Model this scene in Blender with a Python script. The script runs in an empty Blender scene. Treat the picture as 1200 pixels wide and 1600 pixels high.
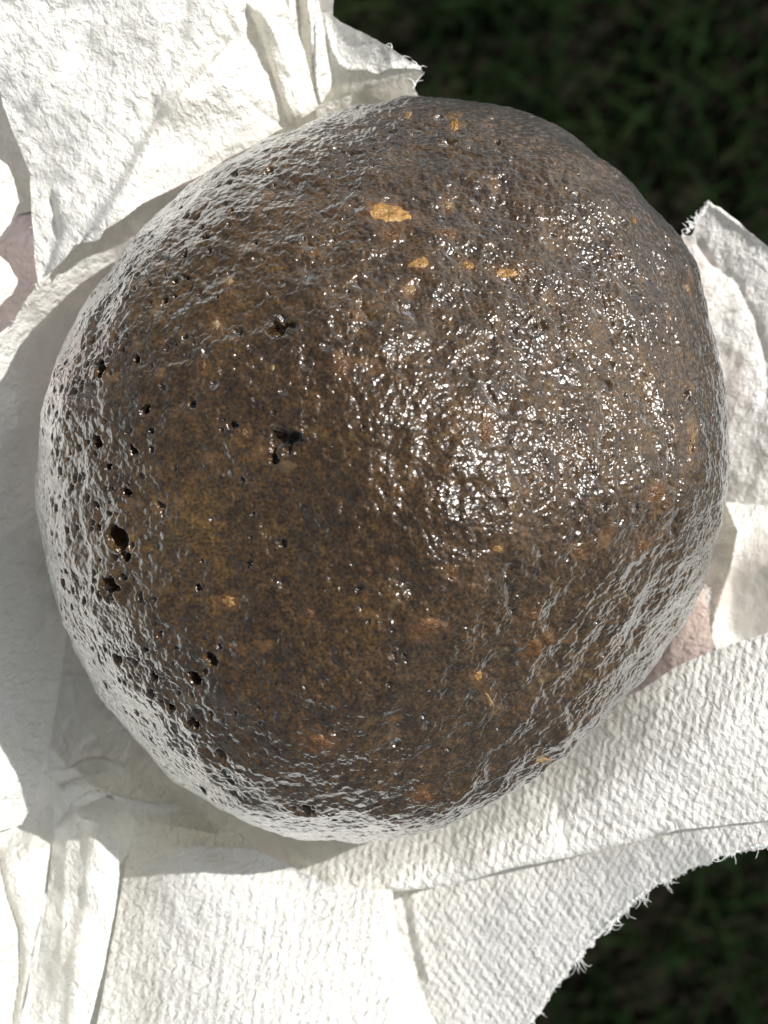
import bpy, math, random
import numpy as np
from mathutils import Matrix, Vector, kdtree

scene = bpy.context.scene
SC = 0.05                 # metres per unit of the local frame (1 unit = radius of the stone)
PXU = 535.0               # photo pixels per unit at the stone's equator
D = 5.0                   # camera distance in units
PITCH = math.radians(86)
sp_, cp_ = math.sin(PITCH), math.cos(PITCH)
# local frame: x right, y up in the picture, z towards the viewer
M3 = np.array([[1, 0, 0], [0, sp_, cp_], [0, -cp_, sp_]]).T      # columns = axes in world
CTR = np.array([0.0, 0.0, 1.05])                                  # stone held 1.05 m above the lawn

def W(p):
    return CTR + SC * (np.asarray(p, float) @ M3.T)

# ---------------------------------------------------------------- camera
cam_d = bpy.data.cameras.new('camera')
cam = bpy.data.objects.new('camera', cam_d)
scene.collection.objects.link(cam)
scene.camera = cam
cam_d.sensor_fit = 'VERTICAL'
cam_d.sensor_height = 24.0
cam_d.lens = 12.0 / (800.0 / PXU / D)
cam_d.clip_start = 0.01
cam_d.clip_end = 200
mw = Matrix.Identity(4)
for i in range(3):
    for j in range(3):
        mw[i][j] = M3[i][j]
cl = W([0, 0, D])
for i in range(3):
    mw[i][3] = cl[i]
cam.matrix_world = mw
cam_d.dof.use_dof = True
cam_d.dof.focus_distance = SC * (D - 0.45)
cam_d.dof.aperture_fstop = cam_d.lens / 2.1

# ---------------------------------------------------------------- sky and sun
SUN_LOCAL = np.array([0.59, 0.32, 0.74])
sd = M3 @ (SUN_LOCAL / np.linalg.norm(SUN_LOCAL))
elev = math.asin(sd[2])
world = bpy.data.worlds.new('World')
scene.world = world
world.use_nodes = True
wn = world.node_tree.nodes
wl = world.node_tree.links
sky = wn.new('ShaderNodeTexSky')
sky.sky_type = 'NISHITA'
sky.sun_disc = False
sky.sun_elevation = elev
sky.dust_density = 1.2
sky.air_density = 0.8
sky.ozone_density = 0.3
sky.sun_rotation = math.atan2(sd[0], sd[1])
bg = wn['Background']
bg.inputs['Strength'].default_value = 0.118
hz = wn.new('ShaderNodeHueSaturation')          # hazy, pale summer sky
hz.inputs['Saturation'].default_value = 0.4
wl.new(sky.outputs['Color'], hz.inputs['Color'])
wl.new(hz.outputs['Color'], bg.inputs['Color'])
sun_d = bpy.data.lights.new('sun', 'SUN')
sun_d.energy = 3.6
sun_d.angle = math.radians(0.5)
sun_d.color = (1.0, 0.97, 0.925)
sun = bpy.data.objects.new('sun', sun_d)
scene.collection.objects.link(sun)
sun.rotation_euler = Vector(sd).to_track_quat('Z', 'Y').to_euler()
sun.location = (1, 1, 3)
scene.view_settings.view_transform = 'Standard'
scene.view_settings.look = 'None'
scene.view_settings.gamma = 1.0
scene.view_settings.exposure = 0.92
scene.cycles.max_bounces = 8
scene.cycles.diffuse_bounces = 6
scene.cycles.glossy_bounces = 3
scene.cycles.caustics_reflective = False
scene.cycles.use_denoising = True
scene.cycles.transparent_max_bounces = 16

rng = np.random.default_rng(7)
random.seed(7)

# ---------------------------------------------------------------- helpers
_perm = np.random.default_rng(3).permutation(1024)
_perm = np.concatenate([_perm, _perm, _perm])
_g = np.random.default_rng(5).normal(size=(1024, 3))
_g /= np.linalg.norm(_g, axis=1)[:, None]

def noise(p):
    p = np.asarray(p, float)
    i = np.floor(p).astype(np.int64)
    f = p - i
    u = f * f * f * (f * (f * 6 - 15) + 10)
    i &= 1023
    out = np.zeros(len(p))
    for dx in (0, 1):
        wx = u[:, 0] if dx else 1 - u[:, 0]
        a = _perm[(i[:, 0] + dx) & 1023]
        for dy in (0, 1):
            wy = u[:, 1] if dy else 1 - u[:, 1]
            b = _perm[a + ((i[:, 1] + dy) & 1023)]
            for dz in (0, 1):
                wz = u[:, 2] if dz else 1 - u[:, 2]
                g = _g[_perm[b + ((i[:, 2] + dz) & 1023)]]
                out += wx * wy * wz * (g[:, 0] * (f[:, 0] - dx) + g[:, 1] * (f[:, 1] - dy) + g[:, 2] * (f[:, 2] - dz))
    return out * 1.5

def P(px, py, z):
    """local point seen at photo pixel (px, py) at height z of the local frame"""
    px, py, z = np.asarray(px, float), np.asarray(py, float), np.asarray(z, float)
    k = (D - z) / D / PXU
    return np.stack([(px - 600) * k, (800 - py) * k, z], -1)

def to_px(p):
    k = D / (D - p[:, 2]) * PXU
    return np.stack([600 + p[:, 0] * k, 800 - p[:, 1] * k], -1)

def mesh_obj(name, verts, faces, mat, parent=None, origin=None, smooth=True, uv=None, attrs=None):
    """verts: world coordinates; faces: (n,k) int array"""
    origin = np.asarray(origin if origin is not None else (0, 0, 0), float)
    v = np.asarray(verts, float) - origin
    faces = np.asarray(faces, np.int32)
    me = bpy.data.meshes.new(name)
    n, k = faces.shape
    me.vertices.add(len(v))
    me.vertices.foreach_set('co', v.astype(np.float32).ravel())
    me.loops.add(n * k)
    me.loops.foreach_set('vertex_index', faces.ravel())
    me.polygons.add(n)
    me.polygons.foreach_set('loop_start', np.arange(0, n * k, k, dtype=np.int32))
    me.polygons.foreach_set('use_smooth', np.full(n, smooth))
    me.update(calc_edges=True)
    me.validate()
    if uv is not None:
        l = me.uv_layers.new(name='UVMap')
        idx = np.zeros(len(me.loops), np.int32)
        me.loops.foreach_get('vertex_index', idx)
        l.data.foreach_set('uv', np.asarray(uv, np.float32)[idx].ravel())
    for an, av in (attrs or {}).items():
        a = me.attributes.new(an, 'FLOAT', 'POINT')
        a.data.foreach_set('value', np.asarray(av, np.float32))
    me.materials.append(mat)
    o = bpy.data.objects.new(name, me)
    scene.collection.objects.link(o)
    if parent is not None:
        o.parent = parent
        o.location = origin - np.array(parent.location)
    else:
        o.location = origin
    return o

def empty(name, loc):
    o = bpy.data.objects.new(name, None)
    scene.collection.objects.link(o)
    o.location = loc
    o.empty_display_size = 0.02
    return o

def tag(o, label, cat, group=None, kind=None):
    o['label'] = label
    o['category'] = cat
    if group: o['group'] = group
    if kind: o['kind'] = kind

class NT:
    """small helper to write node trees"""
    def __init__(s, name):
        s.m = bpy.data.materials.new(name)
        s.m.use_nodes = True
        s.t = s.m.node_tree
        s.t.nodes.clear()
        s.out = s.n('ShaderNodeOutputMaterial')
    def n(s, typ, **kw):
        nd = s.t.nodes.new(typ)
        for k, v in kw.items():
            setattr(nd, k, v)
        return nd
    def set(s, sock, v):
        if isinstance(v, bpy.types.NodeSocket):
            s.t.links.new(v, sock)
        else:
            sock.default_value = v
    def noise(s, vec, scale, detail=4, rough=0.55, dist=0.0):
        nd = s.n('ShaderNodeTexNoise')
        s.set(nd.inputs['Vector'], vec)
        nd.inputs['Scale'].default_value = scale
        nd.inputs['Detail'].default_value = detail
        nd.inputs['Roughness'].default_value = rough
        nd.inputs['Distortion'].default_value = dist
        return nd.outputs['Fac']
    def voro(s, vec, scale, feature='F1', smooth=None, dim='3D'):
        nd = s.n('ShaderNodeTexVoronoi', feature=feature, voronoi_dimensions=dim)
        s.set(nd.inputs['Vector'], vec)
        nd.inputs['Scale'].default_value = scale
        if smooth is not None and 'Smoothness' in nd.inputs:
            nd.inputs['Smoothness'].default_value = smooth
        return nd
    def math(s, op, a, b=0.0, c=None):
        nd = s.n('ShaderNodeMath', operation=op)
        s.set(nd.inputs[0], a)
        s.set(nd.inputs[1], b)
        if c is not None: s.set(nd.inputs[2], c)
        return nd.outputs[0]
    def ramp(s, f, stops):
        nd = s.n('ShaderNodeValToRGB')
        s.set(nd.inputs['Fac'], f)
        el = nd.color_ramp.elements
        while len(el) > len(stops): el.remove(el[-1])
        while len(el) < len(stops): el.new(0.5)
        for e, (p, c) in zip(el, stops):
            e.position = p
            e.color = c if len(c) == 4 else (*c, 1)
        return nd.outputs['Color']
    def mix(s, f, a, b, blend='MIX'):
        nd = s.n('ShaderNodeMix', data_type='RGBA', blend_type=blend)
        s.set(nd.inputs['Factor'], f)
        s.set(nd.inputs[6], a if isinstance(a, bpy.types.NodeSocket) else (*a, 1))
        s.set(nd.inputs[7], b if isinstance(b, bpy.types.NodeSocket) else (*b, 1))
        return nd.outputs[2]
    def bump(s, h, strength, dist, normal=None):
        nd = s.n('ShaderNodeBump')
        s.set(nd.inputs['Height'], h)
        nd.inputs['Strength'].default_value = strength
        nd.inputs['Distance'].default_value = dist
        if normal is not None: s.set(nd.inputs['Normal'], normal)
        return nd.outputs['Normal']
    def finish(s, shader):
        s.t.links.new(shader, s.out.inputs['Surface'])
        return s.m

# ---------------------------------------------------------------- materials
def mat_stone():
    t = NT('wet_stone')
    co = t.n('ShaderNodeTexCoord').outputs['Object']
    n1 = t.noise(co, 38, 5, 0.6)
    n2 = t.noise(co, 160, 6, 0.65)
    n3 = t.noise(co, 700, 4, 0.6)
    base = t.ramp(n1, [(0.26, (0.021, 0.0122, 0.0052)), (0.44, (0.031, 0.0180, 0.0068)), (0.58, (0.039, 0.0228, 0.0078)), (0.76, (0.056, 0.0338, 0.0100))])
    mid = t.ramp(n2, [(0.30, (0.62, 0.60, 0.58)), (0.55, (1.0, 1.0, 1.0)), (0.75, (1.35, 1.28, 1.15))])
    col = t.mix(1.0, base, mid, 'MULTIPLY')
    fine = t.ramp(n3, [(0.36, (0.50, 0.49, 0.48)), (0.64, (1.45, 1.4, 1.25))])
    col = t.mix(0.9, col, fine, 'MULTIPLY')
    grit = t.ramp(t.noise(co, 2300, 2, 0.6), [(0.36, (0.36, 0.36, 0.36)), (0.66, (1.7, 1.6, 1.4))])
    col = t.mix(0.85, col, grit, 'MULTIPLY')
    # small amber and rust flecks
    wob = t.n('ShaderNodeTexNoise')
    t.set(wob.inputs['Vector'], co)
    wob.inputs['Scale'].default_value = 600
    va = t.n('ShaderNodeVectorMath', operation='SCALE')
    t.set(va.inputs[0], wob.outputs['Color'])
    va.inputs['Scale'].default_value = 0.0035
    vb = t.n('ShaderNodeVectorMath', operation='ADD')
    t.set(vb.inputs[0], co)
    t.set(vb.inputs[1], va.outputs[0])
    v = t.voro(vb.outputs[0], 300)
    sep = t.n('ShaderNodeSeparateColor')
    t.t.links.new(v.outputs['Color'], sep.inputs[0])
    fl = t.math('MULTIPLY', t.math('MULTIPLY', t.math('SUBTRACT', 0.42, v.outputs['Distance']), 5.0), t.math('GREATER_THAN', sep.outputs[0], 0.84))
    fl = t.math('MINIMUM', t.math('MAXIMUM', fl, 0.0), 1.0)
    flc = t.mix(sep.outputs[1], (0.14, 0.065, 0.02), (0.11, 0.075, 0.035))
    col = t.mix(t.math('MULTIPLY', fl, 0.4), col, flc)
    st = t.n('ShaderNodeAttribute', attribute_name='stain').outputs['Fac']
    st = t.math('MULTIPLY', st, t.math('MINIMUM', t.math('MULTIPLY', t.noise(co, 800, 4, 0.7), 1.3), 1.0))
    col = t.mix(st, col, (0.11, 0.050, 0.015))
    b = t.n('ShaderNodeBsdfDiffuse')
    t.set(b.inputs['Color'], col)
    gl = t.n('ShaderNodeBsdfGlossy')
    rv = t.noise(co, 240, 3)
    t.set(gl.inputs['Roughness'], t.math('MULTIPLY_ADD', rv, 0.17, 0.15))
    lw = t.n('ShaderNodeLayerWeight')
    lw.inputs['Blend'].default_value = 0.5
    fr = t.math('MULTIPLY_ADD', t.math('POWER', t.math('MAXIMUM', t.math('SUBTRACT', lw.outputs['Facing'], 0.26), 0.0), 1.5), 2.7, 0.042)
    g_wide = t.n('ShaderNodeBsdfGlossy')
    g_wide.inputs['Roughness'].default_value = 0.42
    gx_ = t.n('ShaderNodeMixShader')
    gx_.inputs[0].default_value = 0.16
    t.t.links.new(gl.outputs[0], gx_.inputs[1])
    t.t.links.new(g_wide.outputs[0], gx_.inputs[2])
    mx = t.n('ShaderNodeMixShader')
    t.set(mx.inputs[0], t.math('MINIMUM', fr, 1.0))
    t.t.links.new(b.outputs[0], mx.inputs[1])
    t.t.links.new(gx_.outputs[0], mx.inputs[2])
    # grains under a film of water
    g1 = t.voro(co, 620).outputs['Distance']
    g2 = t.voro(co, 1500).outputs['Distance']
    g3 = t.noise(co, 420, 3, 0.55)
    gm = t.math('MULTIPLY_ADD', t.noise(co, 90, 3, 0.6), 1.6, -0.25)
    gm = t.math('MAXIMUM', t.math('MINIMUM', gm, 1.0), 0.45)
    h = t.math('ADD', t.math('MULTIPLY', t.math('MULTIPLY', g1, g1), -1.0), t.math('MULTIPLY', t.math('MULTIPLY', g2, g2), -0.6))
    h = t.math('ADD', t.math('MULTIPLY', h, gm), t.math('MULTIPLY', g3, 0.32))
    pv = t.voro(co, 330)
    ps = t.n('ShaderNodeSeparateColor')
    t.set(ps.inputs[0], pv.outputs['Color'])
    pit = t.math('MULTIPLY', t.math('MAXIMUM', t.math('SUBTRACT', t.math('MULTIPLY', ps.outputs[2], 0.30), pv.outputs['Distance']), 0.0), t.math('GREATER_THAN', ps.outputs[0], 0.45))
    h = t.math('SUBTRACT', h, t.math('MULTIPLY', pit, 7.0))
    nrm = t.bump(h, 0.85, 0.00042)
    for nd in (b, gl, g_wide, lw):
        t.set(nd.inputs['Normal'], nrm)
    return t.finish(mx.outputs[0])

def mat_inclusion(name, c1, c2):
    t = NT(name)
    co = t.n('ShaderNodeTexCoord').outputs['Object']
    n = t.noise(co, 1100, 5, 0.75, 0.6)
    col = t.ramp(n, [(0.30, c1), (0.50, tuple(0.5 * (a + b) for a, b in zip(c1, c2))), (0.66, c2)])
    b = t.n('ShaderNodeBsdfPrincipled')
    t.set(b.inputs['Base Color'], col)
    b.inputs['Roughness'].default_value = 0.28
    b.inputs['IOR'].default_value = 1.4
    t.set(b.inputs['Normal'], t.bump(t.noise(co, 1500, 3), 0.9, 0.0005))
    return t.finish(b.outputs[0])

def mat_towel():
    t = NT('paper_towel')
    uv = t.n('ShaderNodeUVMap', uv_map='UVMap').outputs['UV']
    co = t.n('ShaderNodeTexCoord').outputs['Object']
    wet = t.n('ShaderNodeAttribute', attribute_name='wet').outputs['Fac']
    mp = t.n('ShaderNodeMapping')
    wob = t.n('ShaderNodeTexNoise')
    t.set(wob.inputs['Vector'], uv)
    wob.inputs['Scale'].default_value = 0.9
    wob.inputs['Detail'].default_value = 2
    va = t.n('ShaderNodeVectorMath', operation='SCALE')
    t.set(va.inputs[0], wob.outputs['Color'])
    va.inputs['Scale'].default_value = 0.9
    vb = t.n('ShaderNodeVectorMath', operation='ADD')
    t.set(vb.inputs[0], uv)
    t.set(vb.inputs[1], va.outputs[0])
    t.set(mp.inputs['Vector'], vb.outputs[0])
    mp.inputs['Scale'].default_value = (1.35, 0.9, 1.0)
    e1 = t.noise(mp.outputs['Vector'], 0.85, 1, 0.4)
    e2 = t.noise(mp.outputs['Vector'], 2.1, 2, 0.5)
    e3 = t.noise(uv, 5.5, 3, 0.6)
    h = t.math('ADD', t.math('MULTIPLY', e1, 1.5), t.math('ADD', t.math('MULTIPLY', e2, 0.75), t.math('MULTIPLY', e3, 0.5)))
    sx = t.n('ShaderNodeSeparateXYZ')
    t.set(sx.inputs[0], vb.outputs[0])
    dm = t.math('MULTIPLY', t.math('SINE', t.math('MULTIPLY', t.math('ADD', sx.outputs[0], t.math('MULTIPLY', sx.outputs[1], 0.35)), 4.9)), t.math('SINE', t.math('MULTIPLY', sx.outputs[1], 3.3)))
    emb = t.n('ShaderNodeAttribute', attribute_name='emboss').outputs['Fac']
    h = t.math('ADD', h, t.math('MULTIPLY', t.math('MULTIPLY', dm, emb), 0.27))
    dry = t.math('SUBTRACT', 1.0, t.math('MULTIPLY', wet, 0.7))
    nd = t.n('ShaderNodeBump')
    t.set(nd.inputs['Height'], h)
    t.set(nd.inputs['Strength'], t.math('MULTIPLY', dry, 0.95))
    nd.inputs['Distance'].default_value = 0.0007
    nrm = nd.outputs['Normal']
    fib = t.noise(co, 420, 3, 0.6)
    col = t.ramp(fib, [(0.3, (0.875, 0.872, 0.825)), (0.7, (0.93, 0.925, 0.885))])
    col = t.mix(wet, col, (0.74, 0.71, 0.65))
    d = t.n('ShaderNodeBsdfDiffuse')
    t.set(d.inputs['Color'], col)
    t.set(d.inputs['Normal'], nrm)
    tr = t.n('ShaderNodeBsdfTranslucent')
    t.set(tr.inputs['Color'], t.mix(0.5, col, (0.95, 0.87, 0.62)))
    t.set(tr.inputs['Normal'], nrm)
    m1 = t.n('ShaderNodeMixShader')
    t.set(m1.inputs[0], t.math('MULTIPLY_ADD', wet, 0.10, 0.40))
    t.t.links.new(d.outputs[0], m1.inputs[1])
    t.t.links.new(tr.outputs[0], m1.inputs[2])
    tp = t.n('ShaderNodeBsdfTransparent')
    m2 = t.n('ShaderNodeMixShader')
    t.set(m2.inputs[0], t.math('MULTIPLY', wet, 0.42))
    t.t.links.new(m1.outputs[0], m2.inputs[1])
    t.t.links.new(tp.outputs[0], m2.inputs[2])
    return t.finish(m2.outputs[0])

def mat_skin():
    t = NT('skin')
    co = t.n('ShaderNodeTexCoord').outputs['Object']
    n = t.noise(co, 120, 5, 0.6)
    col = t.ramp(n, [(0.3, (0.60, 0.46, 0.405)), (0.7, (0.72, 0.58, 0.52))])
    b = t.n('ShaderNodeBsdfPrincipled')
    t.set(b.inputs['Base Color'], col)
    b.inputs['Roughness'].default_value = 0.35
    v = t.voro(co, 900, 'DISTANCE_TO_EDGE').outputs['Distance']
    wr = t.n('ShaderNodeTexWave', bands_direction='X')
    t.set(wr.inputs['Vector'], co)
    wr.inputs['Scale'].default_value = 110
    wr.inputs['Distortion'].default_value = 9
    wr.inputs['Detail'].default_value = 3
    wr.inputs['Detail Scale'].default_value = 1.5
    h = t.math('ADD', t.math('MULTIPLY', v, 0.5), t.math('ADD', t.noise(co, 300, 4, 0.6), t.math('MULTIPLY', wr.outputs['Fac'], 0.35)))
    t.set(b.inputs['Normal'], t.bump(h, 0.9, 0.0008))
    return t.finish(b.outputs[0])

def mat_simple(name, stops, scale, rough=0.6, spec=0.3):
    t = NT(name)
    co = t.n('ShaderNodeTexCoord').outputs['Object']
    col = t.ramp(t.noise(co, scale, 5, 0.6), stops)
    b = t.n('ShaderNodeBsdfPrincipled')
    t.set(b.inputs['Base Color'], col)
    b.inputs['Roughness'].default_value = rough
    b.inputs['Specular IOR Level'].default_value = spec
    return t.finish(b.outputs[0])

M_STONE = mat_stone()
M_AMBER = mat_inclusion('amber_grain', (0.070, 0.036, 0.012), (0.36, 0.20, 0.060))
M_RUST = mat_inclusion('rust_grain', (0.034, 0.018, 0.008), (0.13, 0.060, 0.020))
M_TAN = mat_inclusion('tan_grain', (0.10, 0.065, 0.03), (0.27, 0.18, 0.09))
M_TOWEL = mat_towel()
M_SKIN = mat_skin()
M_SOIL = mat_simple('lawn_soil', [(0.3, (0.006, 0.006, 0.004)), (0.7, (0.014, 0.012, 0.008))], 30, 0.95, 0.05)
M_GRASS_SHADED = mat_simple('grass_blade_shaded', [(0.3, (0.003, 0.008, 0.002)), (0.55, (0.006, 0.014, 0.003)), (0.75, (0.015, 0.018, 0.006))], 14, 0.8, 0.05)  # darker than real grass: the shade over the lawn is put into this colour

# ---------------------------------------------------------------- lawn
gv = []
N = 60
gx, gy = np.meshgrid(np.linspace(-12, 12, N), np.linspace(-12, 12, N))
gz = 0.02 * noise(np.stack([gx.ravel() * 0.8, gy.ravel() * 0.8, gx.ravel() * 0], -1))
gv = np.stack([gx.ravel(), gy.ravel(), gz], -1)
ii = np.arange(N * N).reshape(N, N)
gf = np.stack([ii[:-1, :-1], ii[:-1, 1:], ii[1:, 1:], ii[1:, :-1]], -1).reshape(-1, 4)
lawn = mesh_obj('ground', gv, gf, M_SOIL)
lawn['kind'] = 'structure'
lawn['label'] = 'dark soil of the lawn far below the stone'

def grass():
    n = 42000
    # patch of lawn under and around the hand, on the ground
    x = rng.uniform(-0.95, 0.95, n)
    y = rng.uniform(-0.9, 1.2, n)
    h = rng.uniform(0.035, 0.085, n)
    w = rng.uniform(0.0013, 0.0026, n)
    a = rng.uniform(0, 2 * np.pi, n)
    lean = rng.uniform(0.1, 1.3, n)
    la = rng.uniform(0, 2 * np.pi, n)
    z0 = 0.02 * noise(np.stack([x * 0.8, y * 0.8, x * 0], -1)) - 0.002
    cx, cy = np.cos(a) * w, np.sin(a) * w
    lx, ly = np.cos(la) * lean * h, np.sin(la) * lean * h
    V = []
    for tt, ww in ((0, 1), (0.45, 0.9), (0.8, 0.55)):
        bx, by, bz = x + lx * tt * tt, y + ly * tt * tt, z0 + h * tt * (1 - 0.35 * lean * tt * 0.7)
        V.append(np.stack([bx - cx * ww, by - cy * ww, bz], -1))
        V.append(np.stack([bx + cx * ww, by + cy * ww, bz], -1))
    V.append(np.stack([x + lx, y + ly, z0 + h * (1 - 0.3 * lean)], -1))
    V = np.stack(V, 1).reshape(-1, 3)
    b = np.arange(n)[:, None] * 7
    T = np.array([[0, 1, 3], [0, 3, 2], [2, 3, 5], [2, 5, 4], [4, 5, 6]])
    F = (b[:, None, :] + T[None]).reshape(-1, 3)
    o = mesh_obj('grass', V, F, M_GRASS_SHADED, smooth=False)
    tag(o, 'lawn grass, its green darkened to stand for shade, out of focus far below the towel', 'grass', kind='stuff')
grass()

# ---------------------------------------------------------------- stone
OUT = [(62, 770), (70, 660), (100, 560), (145, 468), (205, 388), (300, 292), (400, 228), (500, 182), (600, 160), (690, 154),
       (800, 174), (900, 218), (990, 290), (1060, 370), (1100, 460), (1124, 570), (1136, 690), (1131, 800), (1110, 890), (1072, 975),
       (1020, 1052), (955, 1126), (880, 1190), (800, 1245), (700, 1290), (600, 1313), (500, 1316), (400, 1291), (300, 1237), (220, 1162),
       (150, 1072), (102, 975), (72, 875)]
SCX, SCY = 600.0, 738.0
oc = np.array(OUT, float)
oa = np.arctan2(-(oc[:, 1] - SCY), oc[:, 0] - SCX)
orr = np.hypot(oc[:, 0] - SCX, oc[:, 1] - SCY) / PXU / 1.017
o_ = np.argsort(oa)
oa, orr = oa[o_], orr[o_]
def rho(phi):
    r = np.interp(phi, np.concatenate([oa - 2 * np.pi, oa, oa + 2 * np.pi]), np.tile(orr, 3))
    return r
_ph = np.linspace(-np.pi, np.pi, 1441)[:-1]
_rr = rho(_ph)
_k = np.exp(-0.5 * (np.arange(-40, 41) / 20.0) ** 2); _k /= _k.sum()
_rr = np.convolve(np.concatenate([_rr[-40:], _rr, _rr[:40]]), _k, 'valid')
SC0 = np.array([(SCX - 600) / PXU, (800 - SCY) / PXU, 0.0])

def softplus(x, k):
    return np.where(x / k > 30, x, k * np.log1p(np.exp(np.minimum(x / k, 30))))

FACETS = [((0.42, 0.26, 0.87), 0.80, 0.05), ((0.50, -0.52, 0.69), 0.80, 0.04), ((-0.30, -0.10, 0.95), 0.80, 0.06), ((0.05, 0.55, 0.83), 0.80, 0.06)]
def stone_base(th, ph):
    r = np.interp(ph, np.concatenate([_ph, [np.pi]]), np.concatenate([_rr, _rr[:1]]))
    s, c = np.sin(th), np.cos(th)
    rr = r * np.abs(s) ** 0.92
    zz = np.where(c > 0, 0.86 * np.abs(c) ** 0.95, -0.80 * np.abs(c) ** 0.95)
    p = np.stack([rr * np.cos(ph), rr * np.sin(ph), zz], -1)
    for n_, d_, k_ in FACETS:
        n_ = np.array(n_) / np.linalg.norm(n_)
        e = softplus(p @ n_ - d_, k_)
        p = p - 0.85 * e[:, None] * n_
    p += 0.0
    return p

RN, SN = 430, 1400
th_f = np.concatenate([[2e-5], np.linspace(0.0043, math.radians(112), 389)])
th_b = np.linspace(math.radians(112), math.pi - 2e-5, RN - 390 + 1)[1:]
TH = np.concatenate([th_f, th_b])
PH = np.linspace(-np.pi, np.pi, SN + 1)[:-1]
tg, pg = np.meshgrid(TH, PH, indexing='ij')
B = stone_base(tg.ravel(), pg.ravel())
G = B.reshape(RN, SN, 3)
def grid_normals(G):
    du = np.empty_like(G); du[1:-1] = G[2:] - G[:-2]; du[0] = G[1] - G[0]; du[-1] = G[-1] - G[-2]
    dv = np.roll(G, -1, 1) - np.roll(G, 1, 1)
    n = np.cross(du, dv)
    n /= np.linalg.norm(n, axis=2)[..., None] + 1e-12
    return n
NB = grid_normals(G).reshape(-1, 3)
sgn = np.sign((NB * B).sum(1).mean())
NB *= sgn
disp = 0.017 * noise(B * 2.1 + 4) + 0.010 * noise(B * 5 + 9)
disp += 0.0095 * noise(B * 11 + 2)
wq = B + 0.03 * np.stack([noise(B * 9 + 20), noise(B * 9 + 40), noise(B * 9 + 60)], -1)
disp += 0.0034 * (0.35 - np.abs(noise(wq * 24 + 7)) * 1.6)
disp += 0.0020 * noise(B * 34 + 3) + 0.0013 * noise(B * 62 + 5)
disp += 0.0012 * noise(B * 110 + 1)
SP = B + SC0                               # undisplaced, in the local frame
px_all = to_px(SP)
front = (NB[:, 2] > -0.05) & (SP[:, 2] > -0.15)
fi = np.nonzero(front)[0]
def near_vertex(x, y):
    d = (px_all[fi, 0] - x) ** 2 + (px_all[fi, 1] - y) ** 2
    return fi[np.argmin(d)]
PITS = [(440, 512, 15, .045), (448, 685, 19, .060), (430, 715, 9, .03), (160, 578, 13, .05), (185, 840, 20, .06), (172, 920, 17, .055),
        (155, 690, 9, .04), (170, 730, 8, .04), (420, 265, 8, .03), (300, 1062, 11, .04), (330, 1030, 9, .03), (180, 1035, 10, .04), (480, 1268, 15, .04),
        (300, 1132, 10, .04), (130, 940, 7, .03), (345, 1180, 9, .035), (845, 512, 17, .03), (305, 632, 7, .025), (365, 665, 7, .025),
        (210, 705, 8, .035), (240, 1060, 8, .03), (150, 1050, 6, .025), (390, 880, 6, .02), (700, 225, 13, .025), (945, 790, 10, .02),
        (265, 1110, 8, .03), (235, 1085, 7, .03), (440, 850, 7, .02), (560, 920, 7, .02), (1075, 615, 9, .03), (1080, 700, 8, .03), (290, 430, 6, .03),
        (320, 370, 6, .03), (255, 470, 6, .03), (360, 330, 6, .03), (215, 560, 7, .03), (230, 640, 8, .035), (200, 770, 8, .035), (195, 870, 9, .04)]
for q in range(420):                       # the many small vesicles, denser on the porous flank
    a = rng.uniform(0, 2 * np.pi)
    if q < 230:
        a = rng.normal(math.pi * 1.03, 0.65); rad = 1 - abs(rng.normal(0.02, 0.14))
    else:
        rad = math.sqrt(rng.uniform(0, 0.95))
    rp = np.interp((a + np.pi) % (2 * np.pi) - np.pi, _ph, _rr) * PXU * 1.01
    s_ = rng.uniform(2.2, 5.4) * (1.0 if q < 230 else 0.7)
    PITS.append((SCX + math.cos(a) * rp * rad, SCY - math.sin(a) * rp * rad, s_, s_ / PXU * rng.uniform(1.0, 2.2)))
for kp, (x, y, r, dep) in enumerate(PITS):
    if kp < 39: dep = dep * (1.05 if x < 500 else 0.6)
    if kp < 39: r = r * 0.82
    c = SP[near_vertex(x, y)]
    rr = r / PXU
    box = np.nonzero((np.abs(SP[:, 0] - c[0]) < rr * 3) & (np.abs(SP[:, 1] - c[1]) < rr * 3) & (np.abs(SP[:, 2] - c[2]) < rr * 3))[0]
    q = SP[box] - c
    q = q + 0.75 * rr * np.stack([noise(SP[box] / rr * 0.9 + 11), noise(SP[box] / rr * 0.9 + 31), noise(SP[box] / rr * 0.9 + 51)], -1)
    q = q + 0.16 * rr * np.stack([noise(SP[box] / rr * 2.3 + 71), noise(SP[box] / rr * 2.3 + 91), noise(SP[box] / rr * 2.3 + 5)], -1)
    pa = rng.uniform(0, np.pi)
    al = q[:, 0] * math.cos(pa) + q[:, 1] * math.sin(pa)
    el = rng.uniform(0.0, 0.45)
    q = q - el * al[:, None] * np.array([math.cos(pa), math.sin(pa), 0])
    d = np.linalg.norm(q, axis=1) / rr
    prof = np.clip(1.25 - d, 0, 1)
    prof = prof * prof * (3 - 2 * prof)
    disp[box] -= dep * prof
    disp[box] += 0.05 * dep * np.exp(-((d - 1.35) / 0.3) ** 2)
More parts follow.
